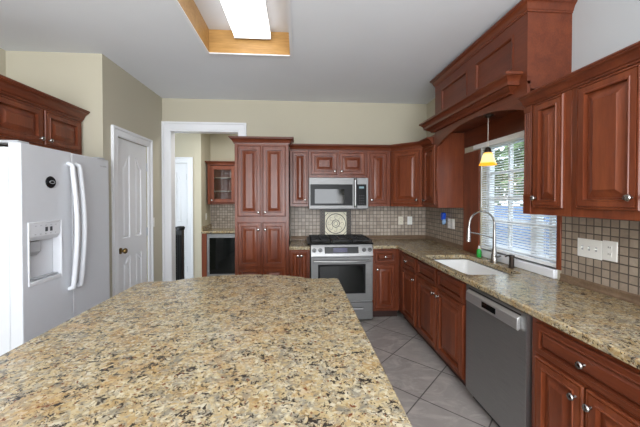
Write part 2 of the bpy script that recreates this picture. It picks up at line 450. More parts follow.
struct(MB().box(XL, XL + 0.015, 3.97, YW, 0, 0.12).build('baseboard_left', 'trim', bevel=0.004))
struct(MB().box(XL + 0.015, HX0 - 0.116, YW - 0.015, YW, 0, 0.12).build('baseboard_rear', 'trim', bevel=0.004))

# panelled white door with arched upper panels
def arched_panel(b, x0, x1, z0, z1, rise, side):
    """raised panel, top edge rising towards the door's middle (side=+1: high on the right)"""
    def loop(ins, y):
        pts = [(x0 + ins, z0 + ins), (x1 - ins, z0 + ins)]
        n = 8
        for i in range(n + 1):
            u = i / n
            x = x1 - ins + (x0 - x1 + 2 * ins) * u
            h = (1 - u) if side > 0 else u
            pts.append((x, z1 - rise + rise * (0.5 - 0.5 * math.cos(PI * h)) - ins))
        return [b.bm.verts.new((p, y, q)) for p, q in pts]
    prev = None
    for ins, y in ((0, 0), (0.006, 0.0), (0.012, 0.011), (0.02, 0.011), (0.036, 0.001), (0.038, 0.001)):
        r = loop(ins, y - 0.0005)
        if prev:
            for i in range(len(r)): b.bm.faces.new((prev[i], prev[(i + 1) % len(r)], r[(i + 1) % len(r)], r[i]))
        prev = r
    b.bm.faces.new(prev)
def panel_door(name, label, loc, rz, w, h, knob_left=True, knob=True):
    """slab facing -y in its own frame, left edge at x=0"""
    d = bpy.data.objects.new(name, None); COL.objects.link(d); d.location = loc; d.rotation_euler = (0, 0, rz); struct(d, label)
    st, mid = 0.115 * w / 0.62, 0.1 * w / 0.62
    pw = (w - 2 * st - mid) / 2
    xs = [(st, st + pw), (st + pw + mid, w - st)]
    za, zb, zc, zd = 0.22, 0.86, 1.05, h - 0.15
    b = MB()
    # stiles, rails as one slab with four pockets
    b.box(0, st, 0, 0.035, 0, h); b.box(w - st, w, 0, 0.035, 0, h); b.box(st + pw, st + pw + mid, 0, 0.035, 0, h)
    for x0, x1 in xs:
        b.box(x0, x1, 0, 0.035, 0, za); b.box(x0, x1, 0, 0.035, zb, zc)
        b.box(x0, x1, 0.013, 0.035, za, zb); b.box(x0, x1, 0.013, 0.035, zc, h)
    # top rail with the arched underside
    for (x0, x1), sd in zip(xs, (1, -1)):
        pts = [(x0, h), (x1, h)]
        for i in range(9):
            u = i / 8; hh = (1 - u) if sd > 0 else u
            pts.append((x1 + (x0 - x1) * u, zd - 0.13 + 0.13 * (0.5 - 0.5 * math.cos(PI * hh))))
        b.prism(pts, 'y', 0.0, 0.013)
    sl = b.build('door_slab', 'trim', d)
    b = MB()
    for (x0, x1), sd in zip(xs, (1, -1)):
        arched_panel(b, x0, x1, za, zb, 0.06, sd); arched_panel(b, x0, x1, zc, zd, 0.13, sd)
    b.build('door_panels', 'trim', d)
    if knob:
        kx = 0.065 if knob_left else w - 0.065
        kb = MB().lathe([(0.032, 0), (0.032, 0.006), (0.013, 0.012), (0.012, 0.03), (0.026, 0.038), (0.03, 0.05), (0.024, 0.062), (0.004, 0.066)], (kx, 0, 0.935), '-y')
        kb.build('door_handle', 'brass', d)
        MB().box(kx - 0.066, kx - 0.062, -0.002, 0.03, 0.9, 0.97).build('latch_plate', 'brass', d)
    for z in (0.25, 1.08, 1.86):
        x = w + 0.001 if knob_left else -0.001
        MB().cyl((x, -0.008, z - 0.05), (x, -0.008, z + 0.05), 0.008, n=10).build('hinge', 'grey_plastic', d)
    return d
panel_door('door_1', 'white panelled pantry door on the left wall', (XL - 0.012, DY0 + 0.004, 0.008), PI / 2, DY1 - DY0 - 0.008, DZ - 0.012)
b = MB().box(XL - 0.12, XL - 0.03, DY0 - 0.0, DY0 + 0.003, 0, DZ)

# ---------------------------------------------------------------- back hall
HY = 5.5
b = MB()
b.box(-3.2, -2.40, HY, HY + 0.1, 0, 2.75); b.box(-1.93, -1.694, HY, HY + 0.58, 0, 2.75); b.box(-2.40, -1.93, HY, HY + 0.1, 2.11, 2.75)
struct(b.build('wall_hall_rear', 'hallpaint', smooth=False))
struct(MB().box(-1.93, -0.45, 6.08, 6.2, 0, 2.75).build('wall_nook', 'hallpaint', smooth=False))
struct(MB().box(-0.55, -0.45, YW + 0.12, 6.08, 0, 2.75).build('wall_hall_right', 'hallpaint', smooth=False))
struct(MB().box(-3.2, -3.1, YW + 0.12, HY, 0, 2.75).build('wall_hall_left', 'hallpaint', smooth=False))
struct(MB().box(-3.2, -0.45, YW + 0.12, 6.2, 2.75, 2.85).build('ceiling_hall', 'ceil', smooth=False))
panel_door('door_2', 'white panelled door in the back hall', (-2.395, HY + 0.015, 0.008), 0, 0.46, 2.10, knob_left=True)
casing('trim_6', 'x', -2.40, -1.93, 2.11, HY, -1, 0.1, label='white casing round the hall door')
for nm, bx, mt in (('trim_7', (-1.694, -0.56, 6.07, 6.08, 0.92, 1.41), 'splash_b'),):
    struct(MB().box(*bx).build(nm, mt, smooth=False), 'mosaic tile splash behind the hall counter')

# ---------------------------------------------------------------- cabinetry
def crown_prof(z0, hgt=0.075, out=0.07, back=0.0):
    k, q = hgt / 0.075, out / 0.07
    return [(-back, z0), (0.010 * q, z0), (0.012 * q, z0 + 0.010 * k), (0.020 * q, z0 + 0.014 * k), (0.024 * q, z0 + 0.024 * k), (0.036 * q, z0 + 0.042 * k),
            (0.052 * q, z0 + 0.054 * k), (0.060 * q, z0 + 0.056 * k), (0.062 * q, z0 + 0.063 * k), (0.07 * q, z0 + 0.065 * k), (0.07 * q, z0 + 0.075 * k), (-back, z0 + 0.075 * k)]
DOOR = [(0, 0), (0, 0.014), (0.004, 0.020), (0.010, 0.021), (0.0115, 0.013), (0.0145, 0.013), (0.016, 0.021), (0.042, 0.021), (0.045, 0.0245), (0.051, 0.0235), (0.0535, 0.001), (0.0595, 0.001), (0.0605, 0.004), (0.064, 0.0045), (0.098, 0.0205), (0.100, 0.0225), (0.104, 0.0225)]
DRAWER = [(0, 0), (0, 0.016), (0.004, 0.020), (0.026, 0.020), (0.029, 0.0235), (0.033, 0.0225), (0.0345, 0.001), (0.0405, 0.001), (0.0415, 0.010), (0.054, 0.019), (0.056, 0.019)]
def fit_loops(loops, w, h):
    m = min(w, h) / 2 - 0.010; k = min(1.0, m / loops[-1][0])
    return [(i * k, d) for i, d in loops]
def knob(parent, x, z, y=-0.020):
    MB().lathe([(0.008, 0), (0.007, 0.003), (0.0055, 0.012), (0.010, 0.017), (0.0155, 0.020), (0.0165, 0.025), (0.0135, 0.030), (0.003, 0.033)], (x, y, z), '-y', 16).build('knob', 'nickel', parent)
def front(parent, kind, x0, x1, z0, z1, knobs=(), panels=None):
    nm = {'door': 'door', 'drawer': 'drawer_front', 'false': 'false_drawer_front'}[kind]
    lp = DOOR if kind == 'door' else DRAWER
    b = MB()
    if panels:
        zs = [z0] + list(panels) + [z1]
        for a, c in zip(zs, zs[1:]): b.rings(x0, x1, a, c, fit_loops(lp, x1 - x0, c - a))
    else: b.rings(x0, x1, z0, z1, fit_loops(lp, x1 - x0, z1 - z0))
    o = b.build(nm, 'cherry' if kind == 'door' else 'cherry_h', parent)
    for kx, kz in knobs: knob(o, kx, kz)
    return o
def cabinet(name, label, loc, rz, w, d, z0, z1, toe=0.0, cat='cabinet', group=None):
    """carcass in its own frame: x 0..w, face at y=0 looking to -y, back at y=d"""
    t = thing(name, label, cat, loc, rz, group)
    MB().box(0.0005, w - 0.0005, 0, d - 0.003, z0 + toe, z1).build('carcass', 'cherry', t, 0.002, 1)
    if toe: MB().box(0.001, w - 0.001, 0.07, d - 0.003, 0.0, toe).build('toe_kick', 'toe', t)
    return t
UB, UT = 1.386, 2.115
RB, RR, RLF = 0.0, -PI / 2, PI / 2
WD = 'cherry wood'
# -- uppers on the rear wall
UF = YW - 0.31
def upper_rear(label, x0, x1, z0, fronts):
    t = cabinet('wall_cabinet', label, (x0, UF, 0), RB, x1 - x0, 0.31, z0, UT)
    for f in fronts: front(t, *f)
    return t
upper_rear('narrow cherry upper cabinet between the tall pantry and the microwave', -0.106, 0.137, UB, [('door', 0.035, 0.225, UB + 0.035, 2.09, [(0.197, UB + 0.085)])])
w_ = 0.905 - 0.139
upper_rear('short two-door cherry upper cabinet above the microwave', 0.139, 0.905, 1.762, [
    ('door', 0.03, w_ / 2 - 0.012, 1.80, 2.09, [(w_ / 2 - 0.045, 1.845)]), ('door', w_ / 2 + 0.012, w_ - 0.03, 1.80, 2.09, [(w_ / 2 + 0.045, 1.845)])])
upper_rear('narrow cherry upper cabinet directly right of the microwave', 0.907, 1.225, UB, [('door', 0.035, 0.262, UB + 0.035, 2.09, [(0.06, UB + 0.085)])])
# diagonal corner cabinet
t = thing('corner_cabinet', 'diagonal cherry upper cabinet in the corner of the two walls', 'cabinet', (1.233, UF, 0))
X0, Y0 = 1.233, UF
MB().prism([(0.0, 0.0), (0.303, -0.30), (XW - X0, -0.30), (XW - X0, YW - Y0), (0.0, YW - Y0)], 'z', UB, UT).build('carcass', 'cherry', t, 0.002, 1)
dl = math.hypot(0.303, 0.30)
dt = bpy.data.objects.new('door', None)
b = MB().rings(0.035, dl - 0.035, UB + 0.035, 2.09, DOOR)
ang = math.atan2(-0.30, 0.303)
do = b.build('door', 'cherry', t); do.rotation_euler = (0, 0, ang)
bpy.data.objects.remove(dt)
knob(do, dl - 0.062, UB + 0.085)
# narrow cabinet on the right wall, far side of the window
t = cabinet('wall_cabinet', 'narrow cherry upper cabinet left of the sink window', (1.538, 3.682, 0), RR, 3.682 - 3.275, XW - 1.538, UB, UT + 0.10)
front(t, 'door', 0.06, 0.36, UB + 0.035, 2.09, [(0.10, UB + 0.085)])
MB().box(-0.0, 0.03, -0.012, 0.0, UB + 0.02, 2.09).build('corner_stile', 'cherry', t)
MB().box(0.372, 0.407, -0.014, 0.0, UB + 0.18, 2.05).build('pilaster', 'cherry', t, 0.003)
# crown over them
t = thing('crown_molding', 'dark cherry crown moulding topping the rear and corner upper cabinets', 'moulding', (0, 0, 0))
MB().sweep(crown_prof(UT, 0.075, 0.07, 0.02), [(-0.106, UF), (1.233, UF), (1.536, UF - 0.30), (1.536, 3.40)]).build('moulding', 'cherry_h', t)
# -- tall pantry cabinet
PF = YW - 0.60; px0, px1 = -0.752, -0.112; pw = px1 - px0
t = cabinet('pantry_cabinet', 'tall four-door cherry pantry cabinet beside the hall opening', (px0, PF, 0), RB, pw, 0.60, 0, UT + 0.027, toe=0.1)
mid = pw / 2
for s_, (a, c) in ((1, (0.035, mid - 0.008)), (-1, (mid + 0.008, pw - 0.035))):
    kx = c - 0.032 if s_ > 0 else a + 0.032
    front(t, 'door', a, c, 1.275, 2.117, [(kx, 1.325)])
    front(t, 'door', a, c, 0.14, 1.205, [(kx, 1.12)], panels=[0.668])
MB().sweep(crown_prof(UT + 0.025, 0.078, 0.06, 0.02), [(0, 0.34), (0, 0), (pw, 0), (pw, 0.21)]).build('crown', 'cherry_h', t)
# -- uppers on the right wall, near side of the window
RFX = 1.516
def upper_right(label, y0, y1, fronts, ztop=2.10):
    t = cabinet('wall_cabinet', label, (RFX, y1, 0), RR, y1 - y0, XW - RFX, UB, ztop)
    for f in fronts: front(t, *f)
    return t
t = upper_right('narrow one-door cherry upper cabinet right of the sink window', 1.60, 1.955, [('door', 0.095, 0.315, UB + 0.045, 2.085, [(0.125, UB + 0.105)])])
b = MB()
b.box(0.005, 0.07, -0.012, 0, UB, UB + 0.13)
for i in range(4):
    x = 0.013 + i * 0.0165
    b.cyl((x, -0.004, UB + 0.13), (x, -0.004, 2.05), 0.0075, n=10)
b.box(0.005, 0.07, -0.012, 0, 2.05, 2.09)
b.build('fluted_pilaster', 'cherry', t, 0.002)
upper_right('wide two-door cherry upper cabinet above the light switches', 0.86, 1.598, [('door', 0.04, 0.355, UB + 0.045, 2.085, [(0.325, UB + 0.105)]), ('door', 0.375, 0.70, UB + 0.045, 2.085, [(0.405, UB + 0.105)])])
t = thing('crown_molding', 'cherry crown moulding along the top of the right-hand upper cabinets', 'moulding')
MB().sweep(crown_prof(2.095, 0.066, 0.06, 0.02), [(RFX, 1.952), (RFX, 0.86)]).build('moulding', 'cherry_h', t)

# -- wooden hood-like valance bridging the sink window
VX, VY0, VY1 = 1.53, 1.955, 3.34
t = thing('window_valance', 'cherry hood-style valance with arched apron and two recessed panels over the sink window', 'valance', (VX, VY1, 0), RR)
L = VY1 - VY0; D = XW - VX
x_ = lambda Y: VY1 - Y
# frieze with two recessed panels
b = MB()
zt, zb = 2.76, 2.33
b.box(0, L, 0.02, D, 2.24, zt)
pan = [(x_(3.19), x_(2.69)), (x_(2.56), x_(2.09))]
b.box(0, pan[0][0], 0, 0.02, 2.26, zt); b.box(pan[0][1], pan[1][0], 0, 0.02, 2.26, zt); b.box(pan[1][1], L, 0, 0.02, 2.26, zt)
for a, c in pan: b.box(a, c, 0, 0.02, 2.655, zt); b.box(a, c, 0, 0.02, 2.26, 2.405)
b.build('frieze', 'cherry_h', t)
for a, c in pan:
    MB().rings(a, c, 2.405, 2.655, [(0, -0.02), (0, 0.005), (0.01, 0.007), (0.018, 0.003), (0.022, -0.012), (0.026, -0.013)]).build('frieze_panel', 'cherry_h', t)
# top crown wrapping the near end
MB().sweep(crown_prof(2.735, 0.075, 0.044, 0.02), [(0, D), (0, 0), (L, 0), (L, D - 0.001)]).build('crown', 'cherry_h', t)
# middle moulding
mp = [(-0.01, 2.235), (0.022, 2.235), (0.030, 2.25), (0.062, 2.268), (0.068, 2.275), (0.084, 2.276), (0.084, 2.290), (0.088, 2.306), (0.104, 2.326), (0.112, 2.332), (0.122, 2.336), (0.122, 2.355), (-0.01, 2.355)]
MB().sweep(mp, [(-0.03, 0.05), (-0.03, 0), (x_(2.115), 0), (x_(2.115), 0.015)]).build('middle_moulding', 'cherry_h', t)
# arched apron
pts = [(0, 2.28), (0, 2.07)]
n = 24
cx, hs = x_(2.60), 0.66
for i in range(n + 1):
    u = -1 + 2 * i / n
    pts.append((cx + u * hs, 2.19 - 0.12 * abs(u) ** 2.2))
pts += [(L, 2.07), (L, 2.28)]
pts = [p for p in pts if 0 <= p[0] <= L]
MB().prism(pts, 'y', 0.0, 0.025).build('arched_apron', 'cherry_h', t, 0.002, 1)
# soffit and the wood board on the wall above the window
MB().box(0.0, L, 0.025, D, 2.2255, 2.2395).build('soffit', 'cherry_h', t)
MB().box(0.072, L, D - 0.015, D - 0.0005, 2.045, 2.225).build('head_board', 'cherry_h', t)
t = tag(MB().box(XW - 0.018, XW - 0.0005, 2.985, 3.273, 0.9145, 1.985).build('casing_board', 'cherry', bevel=0.003), 'flat cherry board on the wall left of the sink window', 'board')
t = tag(MB().box(XW - 0.016, XW - 0.0005, 2.012, 2.047, 0.985, UB - 0.002).build('casing_strip', 'cherry', bevel=0.003), 'narrow cherry strip at the right edge of the sink window', 'board')

# -- cabinet over the refrigerator
CFX = -2.02
t = cabinet('wall_cabinet', 'two-door cherry cabinet above the white refrigerator', (CFX, 2.125, 0), RLF, 0.90, CFX - AX - 0.002, 1.885, 2.215)
front(t, 'door', 0.03, 0.442, 1.915, 2.19, [(0.41, 1.955)]); front(t, 'door', 0.462, 0.865, 1.915, 2.19, [(0.494, 1.955)])
MB().sweep(crown_prof(2.205, 0.095, 0.08, 0.02), [(0, 0.5), (0, 0), (0.895, 0)]).build('crown', 'cherry_h', t)

# -- base cabinets
BFX, BFY, BT, TK = 1.25, 3.704, 0.874, 0.10
t = cabinet('base_cabinet', 'narrow cherry base cabinet between the tall pantry and the range', (-0.107, BFY, 0), RB, 0.248, YW - BFY, 0, BT, TK)
front(t, 'door', 0.02, 0.122, 0.135, 0.85, [(0.102, 0.80)]); front(t, 'door', 0.126, 0.228, 0.135, 0.85, [(0.146, 0.80)])
t = cabinet('base_cabinet', 'cherry base cabinet with one drawer directly right of the range', (0.914, BFY, 0), RB, BFX - 0.914, YW - BFY, 0, BT, TK)
front(t, 'drawer', 0.028, 0.285, 0.70, 0.85, [(0.156, 0.775)]); front(t, 'door', 0.028, 0.285, 0.125, 0.68, [(0.055, 0.62)])
def base_right(label, y0, y1, fronts, name='base_cabinet'):
    t = cabinet(name, label, (BFX, y1, 0), RR, y1 - y0, XW - BFX, 0, BT, TK)
    for f in fronts: front(t, *f)
    return t
base_right('one-door cherry base cabinet under the counter in the far right corner', 3.112, BFY - 0.002, [('drawer', 0.15, 0.56, 0.70, 0.85, [(0.30, 0.775)]), ('door', 0.15, 0.56, 0.125, 0.68, [(0.52, 0.62)])])
t = cabinet('sink_base_cabinet', 'two-door cherry sink base cabinet left of the dishwasher', (BFX, 3.11, 0), RR, 3.11 - 2.175, XW - BFX, 0, BT - 0.22, TK)
# the sink cabinet's upper frame leaves room for the bowl
b = MB(); w_ = 3.11 - 2.175
b.box(0.0005, w_ - 0.0005, 0, 0.02, BT - 0.22, BT); b.box(0.0005, 0.02, 0.02, XW - BFX, BT - 0.22, BT); b.box(w_ - 0.02, w_ - 0.0005, 0.02, XW - BFX, BT - 0.22, BT)
b.build('upper_frame', 'cherry', t)
front(t, 'false', 0.03, w_ / 2 - 0.015, 0.70, 0.85); front(t, 'false', w_ / 2 + 0.015, w_ - 0.03, 0.70, 0.85)
front(t, 'door', 0.03, w_ / 2 - 0.012, 0.125, 0.68, [(w_ / 2 - 0.045, 0.63)]); front(t, 'door', w_ / 2 + 0.012, w_ - 0.03, 0.125, 0.68, [(w_ / 2 + 0.045, 0.63)])
w_ = 1.545 - 0.70
base_right('cherry base cabinet with one wide drawer, right of the dishwasher', 0.70, 1.545, [('drawer', 0.04, w_ - 0.04, 0.69, 0.845, [(0.318, 0.768)]),
    ('door', 0.04, 0.318 - 0.006, 0.125, 0.67, [(0.278, 0.605)]), ('door', 0.318 + 0.006, w_ - 0.04, 0.125, 0.67, [(0.352, 0.605)])])
w_ = 0.40
base_right('nearest cherry base cabinet under the right counter end', 0.30, 0.698, [('drawer', 0.03, 0.37, 0.69, 0.845, [(0.2, 0.768)]), ('door', 0.03, 0.37, 0.125, 0.67, [(0.06, 0.6)])])

# ---------------------------------------------------------------- counters
def slab(outer, holes, z0, z1, name, label, bevel=0.008):
    bm = bmesh.new(); edges = []
    for lp in [outer] + holes:
        vs = [bm.verts.new((x, y, z1)) for x, y in lp]
        edges += [bm.edges.new((vs[i], vs[(i + 1) % len(vs)])) for i in range(len(vs))]
    bmesh.ops.triangle_fill(bm, use_beauty=True, use_dissolve=False, edges=edges)
    r = bmesh.ops.extrude_face_region(bm, geom=bm.faces[:])
    bmesh.ops.translate(bm, vec=(0, 0, z0 - z1), verts=[g for g in r['geom'] if isinstance(g, bmesh.types.BMVert)])
    m = MB(); m.bm.free(); m.bm = bm
    return tag(m.build(name, 'granite', None, bevel, 3), label, 'countertop')
def rrect(x0, x1, y0, y1, r, n=5):
    pts = []
    for cx, cy, a in ((x1 - r, y1 - r, 0), (x0 + r, y1 - r, 90), (x0 + r, y0 + r, 180), (x1 - r, y0 + r, 270)):
        for i in range(n + 1):
            q = math.radians(a + 90 * i / n); pts.append((cx + r * math.cos(q), cy + r * math.sin(q)))
    return pts
CT = 0.914
XC, YC = 1.211, 3.666
SX0, SX1, SY0, SY1 = 1.275, 1.715, 2.215, 3.01
slab([(0.912, YW - 0.001), (0.912, YC), (XC, YC), (XC, 0.28), (XW - 0.001, 0.28), (XW - 0.001, YW - 0.001)], [rrect(SX0, SX1, SY0, SY1, 0.04)], BT, CT, 'countertop', 'l-shaped granite counter running from the range round under the window')
slab([(-0.107, YW - 0.001), (-0.107, YC), (0.142, YC), (0.142, YW - 0.001)], [], BT, CT, 'countertop', 'short granite counter between the tall pantry and the range')
# island
ix0, ix1, iy0, iy1 = -1.082, 0.287, 0.22, 2.19
out = [(ix0, iy0), (ix1, iy0)]
out += [(ix1, iy1 - 0.03), (ix1 - 0.008, iy1 - 0.008), (ix1 - 0.03, iy1)]
bx0, bx1, sag = ix0 + 0.2, ix1 - 0.2, 0.152
for i in range(25):
    u = i / 24; x = bx1 + (bx0 - bx1) * u
    out.append((x, iy1 + sag * (1 - (2 * u - 1) ** 2) ** 0.85))
out += [(ix0 + 0.06, iy1), (ix0 + 0.02, iy1 - 0.02), (ix0, iy1 - 0.06)]
slab(out, [], BT, CT, 'island_countertop', 'large gold granite island top with a bowed far end', 0.012)
t = thing('kitchen_island', 'cherry island cabinet standing beneath the large granite top', 'island', (-0.40, 1.18, 0))
MB().box(-0.58, 0.60, -0.88, 0.88, TK, BT).build('carcass', 'cherry', t, 0.003, 1)
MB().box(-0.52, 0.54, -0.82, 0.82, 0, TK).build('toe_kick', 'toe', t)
for sx, rz in ((0.60, PI / 2), (-0.58, -PI / 2)):
    for k in range(3):
        a = -0.84 + k * 0.56
        o = MB().rings(0, 0.54, 0.14, 0.84, DOOR).build('side_panel', 'cherry', t)
        o.location = (sx, a if rz > 0 else a + 0.54, 0); o.rotation_euler = (0, 0, rz)
for k in range(2):
    o = MB().rings(0, 0.52, 0.14, 0.84, DOOR).build('end_panel', 'cherry', t); o.location = (-0.03 + 0.58 * k + 0.03, 0.88, 0); o.rotation_euler = (0, 0, PI)
# hall counter and base
hc = tag(MB().box(-1.692, -0.56, 5.47, 6.069, 0.88, 0.92).build('countertop', 'granite', bevel=0.006), 'brown granite counter over the drinks cooler in the hall', 'countertop')
MB().box(-1.692, -1.672, 5.49, 6.069, 0.9202, 1.0).build('side_splash', 'granite', hc, 0.003)

# ---------------------------------------------------------------- tile backsplash
struct(MB().box(-0.106, 0.139, YW - 0.008, YW, CT + 0.052, UB).build('trim_8', 'splash_b', smooth=False), 'mosaic tile backsplash left of the range')
struct(MB().box(0.142, 0.311, YW - 0.008, YW, 0.93, UB - 0.03).build('trim_9', 'splash_b', smooth=False), 'mosaic tile beside the medallion')
struct(MB().box(0.749, XW - 0.008, YW - 0.008, YW, CT + 0.052, UB).build('trim_10', 'splash_b', smooth=False), 'mosaic tile backsplash right of the range')
struct(MB().box(XW - 0.008, XW, 3.275, YW - 0.008, CT + 0.052, UB).build('trim_11', 'splash_r', smooth=False), 'mosaic tile backsplash left of the window')
struct(MB().box(XW - 0.008, XW, 0.28, 2.010, CT + 0.052, UB).build('trim_12', 'splash_r', smooth=False), 'mosaic tile backsplash right of the window')
lp = [(0, CT), (0.022, CT), (0.022, CT + 0.012), (0.017, CT + 0.02), (0.017, CT + 0.035), (0.02, CT + 0.042), (0.014, CT + 0.052), (0, CT + 0.052)]
struct(MB().sweep(lp, [(0.912, YW), (XW, YW), (XW, 3.275)]).build('trim_13', 'liner'), 'brown stone liner along the far corner')
struct(MB().sweep(lp, [(XW, 2.010), (XW, 0.28)]).build('trim_14', 'liner'), 'brown stone liner right of the window')
struct(MB().sweep(lp, [(-0.106, YW), (0.139, YW)]).build('trim_15', 'liner'), 'brown stone liner left of the range')

# medallion behind the range
MX, MZ = 0.530, 1.137
t = thing('tile_medallion', 'square cream medallion with dark ring design on the wall behind the range', 'tile medallion', (MX, YW, MZ))
b = MB(); wo, wi = 0.218, 0.152
b.box(-wo, -wi, -0.014, 0, -0.19, 0.2); b.box(wi, wo, -0.014, 0, -0.19, 0.2); b.box(-wi, wi, -0.014, 0, wi + 0.012, 0.2); b.box(-wi, wi, -0.014, 0, -0.19, -wi - 0.012)
bo = b.build('border', 'dk_tile', t, 0.002)
for sx in (-1, 1):
    b = MB()
    for k in range(9):
        z = -0.168 + k * 0.042
        b.tube([(sx * 0.185 + 0.018 * math.cos(a), -0.015, z + 0.019 * math.sin(a)) for a in [2 * PI * i / 14 for i in range(14)]], 0.0018, 6, True)
    b.build('border_scroll', 'liner', bo)
MB().box(-wi, wi, -0.012, 0, -wi - 0.01, wi + 0.01).build('cream_field', 'cream_tile', t, 0.002)
def ring(r, th, y=-0.0125, n=40): return MB().tube([(r * math.cos(2 * PI * i / n), y, r * math.sin(2 * PI * i / n)) for i in range(n)], th, 6, True)
ring(0.138, 0.005).build('outer_ring', 'dk_line', t); ring(0.052, 0.005).build('inner_ring', 'dk_line', t); ring(0.028, 0.003).build('hub_ring', 'dk_line', t)
b = MB()
for k in range(8):
    a = 2 * PI * k / 8
    p = lambda r, da: (r * math.cos(a + da), -0.0125, r * math.sin(a + da))
    b.tube([p(0.062, 0), p(0.085, 0.22), p(0.108, 0.12), p(0.115, -0.15), p(0.098, -0.2)], 0.0022, 5)
b.build('scroll_inlay', 'liner', t)
for sx in (-1, 1):
    for sz in (-1, 1):
        b = MB().tube([(sx * 0.154, -0.0125, sz * 0.11), (sx * 0.13, -0.0125, sz * 0.13), (sx * 0.11, -0.0125, sz * 0.154)], 0.003, 5)
        b.build('corner_inlay', 'dk_line', t)

# ---------------------------------------------------------------- range
t = thing('range', 'stainless slide-in gas range with black cooktop under the microwave', 'stove', (0.527, 3.637, 0))
hw = 0.376
MB().box(-hw, hw, 0.03, 0.64, 0.02, 0.905).build('body', 'steel_dw', t, 0.003)
for sx in (-1, 1):
    for y in (0.08, 0.6): MB().cyl((sx * 0.33, y, 0), (sx * 0.33, y, 0.021), 0.018).build('foot', 'blackmetal', t)
dr = MB().box(-hw, hw, 0.0, 0.029, 0.025, 0.235).build('storage_drawer', 'steel', t, 0.005)
b = MB().tube([(-0.25, -0.002, 0.165), (-0.245, -0.03, 0.168), (0, -0.034, 0.168), (0.245, -0.03, 0.168), (0.25, -0.002, 0.165)], 0.011, 10); b.build('handle', 'steel_dw', dr)
od = MB().box(-hw, hw, 0.0, 0.029, 0.255, 0.785).build('oven_door', 'steel', t, 0.005)
MB().box(-0.29, 0.285, -0.004, 0.004, 0.345, 0.70).build('door_frame', 'blackgloss', od, 0.002)
MB().box(-0.268, 0.263, -0.0055, -0.004, 0.368, 0.678).build('oven_window', 'blackglass', od)
n = 14
pth = [(-0.335, 0.0, 0.742)] + [(-0.335 + 0.67 * i / n, -0.03 - 0.028 * math.sin(PI * i / n), 0.742) for i in range(n + 1)] + [(0.335, 0.0, 0.742)]
MB().tube(pth, 0.014, 12).build('handle', 'steel_lt', od)
cp = MB().prism([(-0.012, 0.80), (0.03, 0.795), (0.12, 0.80), (0.12, 0.934), (0.036, 0.934), (0.03, 0.925)], 'x', -hw, hw).build('control_panel', 'steel_lt', t, 0.003)
sl = math.atan2(0.04, 0.125)
rm = Matrix.Rotation(-sl, 3, 'X')
def on_panel(x, s, o): # s along the slope 0..1, o outwards
    y = -0.012 + 0.040 * s; z = 0.80 + 0.125 * s
    return Vector((x, y, z)) + rm @ Vector((0, -o, 0))
MB().obox(on_panel(-0.005, 0.55, 0.0), (0.205, 0.004, 0.040), rm).build('display_glass', 'blackglass', cp)
MB().obox(on_panel(-0.02, 0.55, 0.005), (0.085, 0.0012, 0.026), rm).build('display', 'display', cp)
for x in (-0.335, -0.262, 0.268, 0.338):
    kb = MB().cyl(on_panel(x, 0.55, 0.0), on_panel(x, 0.55, 0.012), 0.026, 0.025, 20).cyl(on_panel(x, 0.55, 0.012), on_panel(x, 0.55, 0.034), 0.02, 0.017, 20)
    kb.build('knob', 'steel_knob', cp)
ck = MB().box(-0.415, 0.386, 0.025, 0.64, 0.935, 0.952).build('cooktop', 'blackgloss', t, 0.006)
for k, (a, c) in enumerate(((-0.375, -0.13), (-0.12, 0.12), (0.13, 0.375))):
    b = MB(); z0, z1 = 0.970, 0.985
    b.box(a, c, 0.05, 0.063, z0, z1); b.box(a, c, 0.617, 0.63, z0, z1); b.box(a, a + 0.012, 0.05, 0.63, z0, z1); b.box(c - 0.012, c, 0.05, 0.63, z0, z1); b.box(a, c, 0.333, 0.346, z0, z1)
    m_ = (a + c) / 2
    b.box(m_ - 0.006, m_ + 0.006, 0.05, 0.63, z0, z1)
    for y in (0.19, 0.48): b.box(a, c, y - 0.006, y + 0.006, z0, z1)
    for x in (a + 0.006, c - 0.006):
        for y in (0.056, 0.34, 0.623): b.box(x - 0.006, x + 0.006, y - 0.006, y + 0.006, 0.952, z0)
    b.build('grate', 'castiron', t, 0.002, 1)
for x, y in ((-0.25, 0.19), (-0.25, 0.48), (0, 0.335), (0.25, 0.19), (0.25, 0.48)):
    MB().lathe([(0.05, 0.952), (0.05, 0.958), (0.035, 0.96), (0.035, 0.966), (0.03, 0.968)], (x, y, 0)).build('burner', 'castiron', t)

# ---------------------------------------------------------------- microwave
t = thing('microwave', 'stainless over-the-range microwave with black glass door', 'microwave', (0.522, 3.90, 0))
mz0, mz1 = 1.352, 1.760; hw = 0.384
MB().box(-hw, hw, 0.03, 0.40 - 0.01, mz0, mz1).build('body', 'steel_dw', t, 0.003)
md = MB().box(-hw, 0.232, 0.0, 0.029, mz0 + 0.004, mz1 - 0.002).build('door', 'steel', t, 0.005)
MB().box(-0.366, 0.178, -0.003, 0.004, mz0 + 0.048, mz1 - 0.088).build('door_glass', 'blackgloss', md, 0.002)
MB().box(-0.31, 0.07, -0.0045, -0.003, mz0 + 0.075, mz1 - 0.15).build('window', 'blackglass', md)
MB().tube([(0.206, 0.0, mz1 - 0.02), (0.206, -0.035, mz1 - 0.035), (0.206, -0.04, (mz0 + mz1) / 2), (0.206, -0.035, mz0 + 0.05), (0.206, 0.0, mz0 + 0.035)], 0.014, 12).build('handle', 'steel_lt', md)
pn = MB().box(0.2335, hw, 0.0, 0.029, mz0 + 0.004, mz1 - 0.002).build('control_panel', 'steel', t, 0.005)
kp = MB().box(0.237, hw - 0.026, -0.003, 0.004, mz0 + 0.048, mz1 - 0.088).build('keypad', 'blackgloss', pn, 0.002)
MB().box(0.262, 0.325, -0.0042, -0.003, mz1 - 0.14, mz1 - 0.115).build('clock_display', NT('clock').set(color=lin(20, 26, 30), emit=lin(150, 190, 200), estr=0.5), kp)
